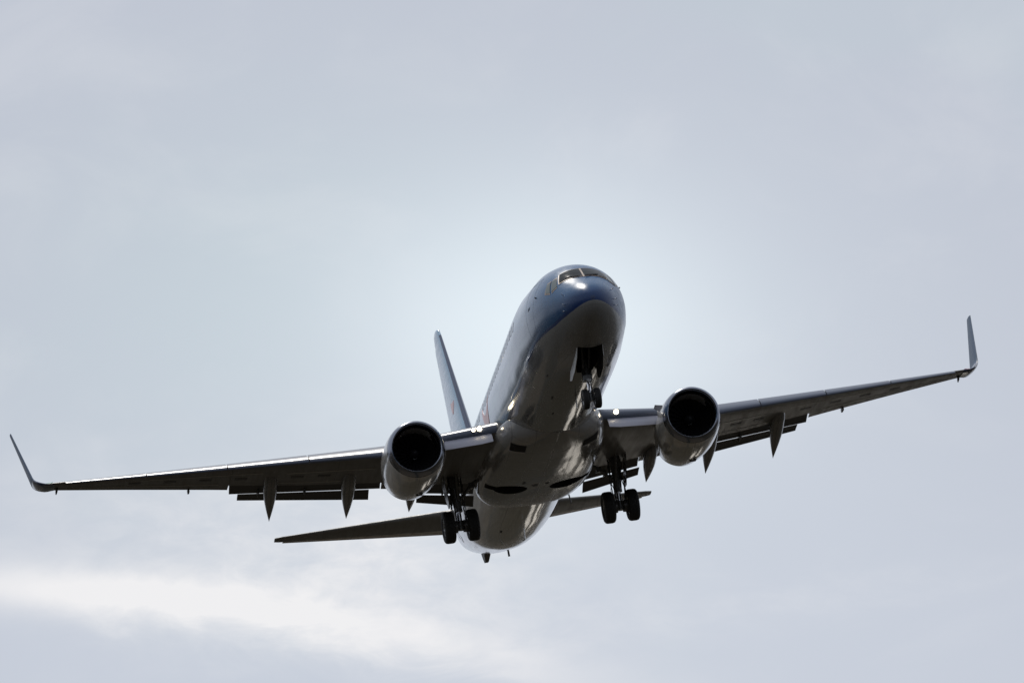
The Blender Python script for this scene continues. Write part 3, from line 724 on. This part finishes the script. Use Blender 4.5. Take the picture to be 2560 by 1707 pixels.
# ------------------------------------------------------------------ engines
EX, EZ, EY = 12.93, -1.57, 4.85
for s in (1, -1):
    eng = bpy.data.objects.new('engine', None); COL.objects.link(eng); eng.parent = plane; eng.location = Vector((EX, s * EY, EZ)) - BASE
    def ering(x, r, n=64, flat=.96, dz=0.0):
        out = []
        for k in range(n):
            a = 2 * PI * k / n; c, q = math.cos(a), math.sin(a)
            out.append((EX + x - .05 * q * (1 if x < .4 else 0) * 1.0, s * EY + r * c, EZ + dz + r * q * (flat if q < 0 else 1.0)))
        return out
    def eb(mb, name, par=eng, ang=35):   # part of the engine: its mesh is written about the engine's own origin
        o = mb.build(name, None, ang)
        off = Vector((EX, s * EY, EZ)) - BASE
        o.data.transform(Matrix.Translation(-off)); o.parent = par; return o
    outer = [(.30, 1.013), (.5, 1.045), (.9, 1.075), (1.5, 1.085), (2.1, 1.07), (2.7, 1.02), (3.3, .93), (3.75, .85)]
    inner = [(3.75, .83), (3.0, .84), (2.0, .84), (1.0, .80), (.32, .775)]
    cw = MB(); cw.ring_loft([ering(x, r, dz=-.015 * x) for x, r in outer + inner], M['nac'], False, False)
    cowl = eb(cw, 'cowl')
    lp = MB(); lp.ring_loft([ering(x, r) for x, r in ((.30, 1.010), (.2, .993), (.13, .975), (.05, .94), (.012, .905), (0, .875), (.02, .845), (.07, .815), (.16, .79), (.32, .777), (.34, .772))], M['lip'], False, False)
    eb(lp, 'inlet_lip')
    ln_ = MB(); ln_.ring_loft([ering(.34, .772), ering(.95, .79)], M['liner'], False, False); eb(ln_, 'inlet_liner')
    fn_ = MB()
    for k in range(24):
        a0 = 2 * PI * k / 24; rings = []
        for j in range(6):
            r = .2 + .585 * j / 5; tw = math.radians(25 + 38 * j / 5); hw = .07 + .05 * j / 5
            cx = Vector((EX + 1.0, s * EY, EZ)); rd = Vector((0, math.cos(a0), math.sin(a0))); tg = Vector((0, -math.sin(a0), math.cos(a0)))
            dirn = Vector((math.cos(tw), 0, 0)) + tg * math.sin(tw); nn = Vector((-math.sin(tw), 0, 0)) + tg * math.cos(tw)
            c_ = cx + rd * r; rings.append([c_ - dirn * hw, c_ + nn * .008, c_ + dirn * hw, c_ - nn * .008])
        fn_.ring_loft(rings, M['fan'])
    fn_.lathe([(.05, .79), (.06, .79), (.07, .05)], (EX + 1.1, s * EY, EZ), (1, 0, 0), M['liner'], 40)
    eb(fn_, 'fan')
    sp_ = MB(); sp_.lathe([(0, .21), (-.12, .19), (-.25, .14), (-.36, .06), (-.40, .001)], (EX + 1.0, s * EY, EZ), (1, 0, 0), M['fan'], 32)
    pr = []
    for k in range(14):
        a = k / 13 * 1.6 * PI; u = .25 + .5 * k / 13; r = .05 + .13 * k / 13; x = EX + .645 + .22 * k / 13; pr.append((x, s * EY + r * math.cos(a), EZ + r * math.sin(a)))
    sp_.tube(pr, .012, M['white'], 6); eb(sp_, 'spinner')
    nz_ = MB(); nz_.lathe([(2.9, .66), (3.6, .62), (4.2, .52), (4.65, .44), (4.65, .42), (3.0, .45)], (EX, s * EY, EZ - .05), (1, 0, 0), M['hot'], 40); eb(nz_, 'exhaust_nozzle')
    pg = MB(); pg.lathe([(4.2, .30), (4.7, .25), (5.1, .14), (5.3, .01)], (EX, s * EY, EZ - .05), (1, 0, 0), M['hot'], 32); eb(pg, 'exhaust_cone')
    # pylon
    py = MB(); rings = []
    for x, zt, zb_, wd in ((14.3, -.52, -.75, .10), (15.0, -.42, -1.0, .22), (16.0, -.55, -1.2, .25), (17.5, -.75, -1.25, .22), (18.9, -.8, -1.05, .14), (19.8, -.85, -.95, .05)):
        rings.append([(x, s * EY + wd * c, z) for c, z in ((-.5, zt), (.5, zt), (1, (zt + zb_) / 2), (.7, zb_), (-.7, zb_), (-1, (zt + zb_) / 2))])
    py.ring_loft(rings, M['nac']); eb(py, 'pylon')
    st = MB(); a = math.radians(38); c_ = Vector((EX + .9, s * (EY - 1.06 * math.cos(a)), EZ + 1.06 * math.sin(a))); o_ = Vector((0, -s * math.cos(a), math.sin(a)))
    st.ring_loft([[c_ - o_ * .03, c_ + Vector((.9, 0, 0)), c_ + Vector((.9, 0, 0)) + o_ * .22, c_ + Vector((.45, 0, 0)) + o_ * .24], [q_ + Vector((0, .015, .015)) for q_ in (c_ - o_ * .03, c_ + Vector((.9, 0, 0)), c_ + Vector((.9, 0, 0)) + o_ * .22, c_ + Vector((.45, 0, 0)) + o_ * .24)]], M['nac']); eb(st, 'strake')
    # drain and vents on the underside
    dv = MB(); dv.box((EX + 2.3, s * EY - .2, EZ - 1.065), (.22, .10, .03), M['line']); dv.box((EX + 2.5, s * EY - .15, EZ - 1.05), (.1, .22, .03), M['line']); eb(dv, 'vent')

# ------------------------------------------------------------------ tail
def surf(mb, P, m, tc_=.10, vertical=False, s=1, n=12, c0=0.0, c1=1.0):
    rings = []
    for a, b_, xl, ch in P:   # a,b = position (y,z); chord ch
        r_ = []
        T_ = [c0 + (c1 - c0) * t for t in tlist(n)]
        up = []; lo = []
        for t in T_:
            h = naca(t, tc_) * ch
            if vertical: up.append((xl + ch * t, a + h, b_)); lo.append((xl + ch * t, a - h, b_))
            else: up.append((xl + ch * t, s * a, b_ + h)); lo.append((xl + ch * t, s * a, b_ - h))
        r_ = up[::-1] + (lo[1:] if c0 == 0 else lo)
        rings.append(r_)
    mb.ring_loft(rings, m)
HT = [(.5, 1.50, 34.35, 3.65), (7.05, 2.43, 38.78, .88), (7.22, 2.46, 38.95, .70)]
def tline(tab, y):
    for a, b_ in zip(tab[:-1], tab[1:]):
        if y <= b_[0]:
            u = (y - a[0]) / (b_[0] - a[0]); return tuple(p + (q - p) * u for p, q in zip(a, b_))
    return tab[-1]
for s in (1, -1):
    q = MB(); surf(q, [tline(HT, y) for y in (.5, 2, 4, 6, 7.05, 7.15, 7.22)], M['stab'], .10, False, s, 12, 0, .70); st = q.build('horizontal_stabilizer', plane, 40)
    q = MB(); surf(q, [tline(HT, y) for y in (1.0, 2, 4, 6, 6.9)], M['elevator'], .10, False, s, 8, .715, 1.0); q.build('elevator', st, 40)
    q = MB()
    def hle(y):
        a, z, xl, ch = tline(HT, y); r_ = []
        T_ = [.06 * t for t in tlist(6)]
        up = [(xl + ch * t - .006, s * a, z + naca(t, .10) * ch + .004) for t in T_]; lo = [(xl + ch * t - .006, s * a, z - naca(t, .10) * ch - .004) for t in T_]
        return up[::-1] + lo[1:]
    q.ring_loft([hle(y) for y in (1.2, 3, 5, 7.0)], M['stab']); q.build('leading_edge', st)
FTAB = [(0, 1.6, 31.6, 6.1), (0, 3.6, 33.15, 5.15), (0, 6.5, 35.45, 3.62), (0, 9.18, 37.6, 2.1), (0, 9.46, 37.87, 1.7), (0, 9.55, 38.2, 1.1)]
def fline(z):
    for a, b_ in zip(FTAB[:-1], FTAB[1:]):
        if z <= b_[1]:
            u = (z - a[1]) / (b_[1] - a[1]); return tuple(p + (q - p) * u for p, q in zip(a, b_))
    return FTAB[-1]
zz = [1.6, 2.6, 3.6, 5, 6.5, 8, 9.18, 9.36, 9.46, 9.52, 9.55]
q = MB(); surf(q, [fline(z) for z in zz], M['tail'], .105, True, 1, 14, 0, .68); fin = q.build('vertical_stabilizer', plane, 40)
q = MB(); surf(q, [fline(z) for z in (2.3, 3.6, 5, 6.5, 8, 9.0)], M['tail'], .105, True, 1, 8, .69, 1.0); q.build('rudder', fin, 40)
q = MB()
def vle(z):
    a, b_, xl, ch = fline(z); T_ = [.025 * t for t in tlist(6)]
    up = [(xl + ch * t - .008, naca(t, .105) * ch + .004, z) for t in T_]; lo = [(xl + ch * t - .008, -naca(t, .105) * ch - .004, z) for t in T_]
    return up[::-1] + lo[1:]
q.ring_loft([vle(z) for z in (2.6, 3.6, 5, 6.5, 8, 9.18)], M['navy']); q.build('leading_edge', fin)
q = MB(); q.ring_loft([[(x, y, z) for x, y, z in ((27.6, .02, 1.99), (27.6, -.02, 1.99), (27.6, 0, 2.0), (27.6, .0, 2.01))], [(31.3, .18, 1.9), (31.3, -.18, 1.9), (31.3, -.03, 2.75), (31.3, .03, 2.75)], [(32.6, .24, 1.9), (32.6, -.24, 1.9), (32.6, -.05, 3.1), (32.6, .05, 3.1)]], M['tail']); q.build('dorsal_fin', fin)
for s in (1, -1):
    q = MB(); rings = []
    for k in range(15):
        u = k / 14; x = 35.55 + .75 * u; z = 5.95 - .18 * math.sin(PI * u) + .06 * u; w_ = .16 + .30 * math.sin(PI * u)
        def yo(x, z):
            a, b_, xl, ch = fline(z); t = max(.01, min(.99, (x - xl) / ch)); return naca(t, .105) * ch
        rings.append([(x, s * (yo(x, z + w_ / 2) + .006), z + w_ / 2), (x, s * (yo(x, z - w_ / 2) + .006), z - w_ / 2), (x, s * (yo(x, z - w_ / 2) - .01), z - w_ / 2), (x, s * (yo(x, z + w_ / 2) - .01), z + w_ / 2)])
    q.ring_loft(rings, M['red']); q.build('red_smile_logo', fin)

# ------------------------------------------------------------------ landing gear
def wheel(x, y, z, R, wd, parent, name='wheel'):
    b = MB(); h = wd / 2
    prof = [(-h * .55, R * .52), (-h * .86, R * .60), (-h, R * .76), (-h * .96, R * .88), (-h * .78, R * .965), (-h * .5, R * .995)]
    for gx in (-.36, -.12, .12, .36): prof += [(h * (gx - .03), R), (h * (gx - .02), R * .978), (h * (gx + .02), R * .978), (h * (gx + .03), R)]
    prof += [(h * .5, R * .995), (h * .78, R * .965), (h * .96, R * .88), (h, R * .76), (h * .86, R * .60), (h * .55, R * .52)]
    b.lathe(prof, (x, y, z), (0, 1, 0), M['rubber'], 48)
    rim = [(-h * .60, .05), (-h * .62, R * .2), (-h * .42, R * .28), (-h * .45, R * .42), (-h * .72, R * .50), (-h * .74, R * .54), (h * .74, R * .54), (h * .72, R * .50), (h * .45, R * .42), (h * .42, R * .28), (h * .62, R * .2), (h * .60, .05)]
    b.lathe(rim, (x, y, z), (0, 1, 0), M['rim'], 36)
    return b.build(name, parent)
def gear_root(name, loc):
    e = bpy.data.objects.new(name, None); COL.objects.link(e); e.parent = plane; e.location = Vector(loc) - BASE; return e
def under(mb, name, par, ang=35):
    o = mb.build(name, None, ang); o.data.transform(Matrix.Translation(-par.location)); o.parent = par; return o
def put(o, par): o.data.transform(Matrix.Translation(-par.location)); o.parent = par
for s in (1, -1):
    gx, gy, gz = 19.52, s * 2.87, -2.88
    mg = gear_root('main_gear', (gx, gy, gz - .56))
    for d in (-.43, .43): put(wheel(gx, gy + d, gz, .565, .40, None), mg)
    b = MB(); b.tube([(19.42, gy + s * .06, -.95), (19.46, gy + s * .03, -1.7), (19.50, gy, -2.25), (19.50, gy, -2.36)], [.19, .165, .15, .155], M['gear'], 16)
    b.box((19.45, gy + s * .03, -1.35), (.5, .34, .35), M['gear']); under(b, 'strut', mg)
    b = MB(); b.tube([(19.50, gy, -2.34), (19.52, gy, -2.85)], .085, M['chrome'], 14); b.tube([(gx, gy, -2.70), (gx, gy, -3.02)], .13, M['gear'], 14)
    b.tube([(gx, gy - .55, gz), (gx, gy + .55, gz)], .085, M['gear'], 12); under(b, 'axle', mg)
    for d in (-.22, .22):
        b = MB(); b.lathe([(-.10, .22), (.10, .22)], (gx, gy + d, gz), (0, 1, 0), M['gear'], 24)
        for k in range(6): a = 2 * PI * k / 6; b.tube([(gx + .18 * math.cos(a), gy + d - .06, gz + .18 * math.sin(a)), (gx + .18 * math.cos(a), gy + d + .14, gz + .18 * math.sin(a))], .04, M['gear'], 8)
        under(b, 'brake', mg)
    b = MB()
    for z0, z1 in ((-2.2, -2.5), (-2.84, -2.5)):
        for d in (-.10, .10): b.tube([(19.60, gy + d, z0), (19.98, gy + d * .4, z1)], .035, M['gear'], 8)
    under(b, 'torque_link', mg)
    b = MB(); b.tube([(19.42, gy - s * .12, -1.95), (19.36, gy - s * .60, -1.45), (19.32, gy - s * 1.0, -1.25)], [.06, .065, .06], M['gear'], 10)
    b.tube([(19.3, gy - s * .03, -2.0), (18.7, gy, -1.1)], .045, M['gear'], 8); b.box((19.38, gy - s * .58, -1.5), (.18, .2, .2), M['gear']); under(b, 'side_brace', mg)
    b = MB(); rnd = random.Random(3)
    for k in range(6):
        p = [(19.36 + rnd.uniform(-.12, .16), gy + s * (.15 + rnd.uniform(0, .12)) * (1 if k % 2 else -1), -1.2 - .27 * j + rnd.uniform(-.03, .03)) for j in range(6)]
        b.tube(p, .016, M['line'], 6)
    under(b, 'hose', mg)
    b = MB()
    out = [(x, z) for x, z in ((19.05, -1.12), (19.80, -1.12), (19.78, -1.75), (19.62, -2.18), (19.32, -2.18), (19.10, -1.75))]
    b.ring_loft([[(x, gy + s * (.28 + .10 * (z + 2.2)), z) for x, z in out], [(x, gy + s * (.315 + .10 * (z + 2.2)), z) for x, z in out]], M['gear']); under(b, 'gear_door', mg)
# nose gear
nx, nz = 3.90, -3.02
ng = gear_root('nose_gear', (nx, 0, nz - .34))
for d in (-.22, .19): put(wheel(nx, d, nz, .345, .215, None), ng)
b = MB(); b.tube([(4.02, 0, -1.15), (3.97, 0, -1.9), (3.94, 0, -2.35)], [.12, .11, .10], M['gear'], 14)
b.box((3.95, 0, -2.30), (.26, .30, .18), M['gear']); b.tube([(3.95, -.13, -2.0), (3.95, -.13, -2.3)], .04, M['gear'], 8); b.tube([(3.95, .13, -2.0), (3.95, .13, -2.3)], .04, M['gear'], 8); under(b, 'strut', ng)
b = MB(); b.tube([(3.94, 0, -2.34), (3.91, 0, -3.0)], .055, M['chrome'], 14); b.tube([(nx, -.32, nz), (nx, .32, nz)], .05, M['gear'], 10); b.tube([(nx, 0, nz + .2), (nx, 0, nz - .09)], .09, M['gear'], 12); under(b, 'axle', ng)
b = MB()
for z0, z1 in ((-2.38, -2.62), (-2.90, -2.62)):
    for d in (-.07, .07): b.tube([(3.84, d, z0), (3.55, d * .4, z1)], .024, M['gear'], 8)
under(b, 'torque_link', ng)
b = MB(); b.tube([(3.9, -.10, -1.95), (3.1, -.14, -1.2)], .04, M['gear'], 8); b.tube([(3.9, .10, -1.95), (3.1, .14, -1.2)], .04, M['gear'], 8); under(b, 'drag_brace', ng)
b = MB(); b.lathe([(0, .07), (-.05, .085), (-.06, .08), (-.045, .001)], (3.80, 0, -2.42), (1, 0, 0), M['rim'], 18); b.lathe([(-.05, .075), (-.07, .05), (-.075, .001)], (3.80, 0, -2.42), (1, 0, 0), M['doorpaint'], 18); under(b, 'taxi_light', ng)
for s in (1, -1):
    b = MB(); out = [(2.30, -1.60), (4.40, -1.86), (4.35, -2.20), (3.85, -2.34), (2.95, -2.26), (2.45, -1.98)]
    f1 = []; f2 = []
    for x, z in out:
        y = .41 + (.12 if s > 0 else .0) * math.sin(max(0, (-z - 1.75)) * 2.0); f1.append((x, s * y, z)); f2.append((x, s * (y + .03), z))
    if s > 0: b.ring_loft([[(x, y + .012, z) for x, y, z in f1], f2], M['doorpaint'])
    else: b.ring_loft([f2, [(x, y - .012, z) for x, y, z in f1]], M['doorpaint'])
    b.ring_loft([f1, [(x, y + s * .009, z) for x, y, z in f1]], M['dark']); under(b, 'gear_door', ng)
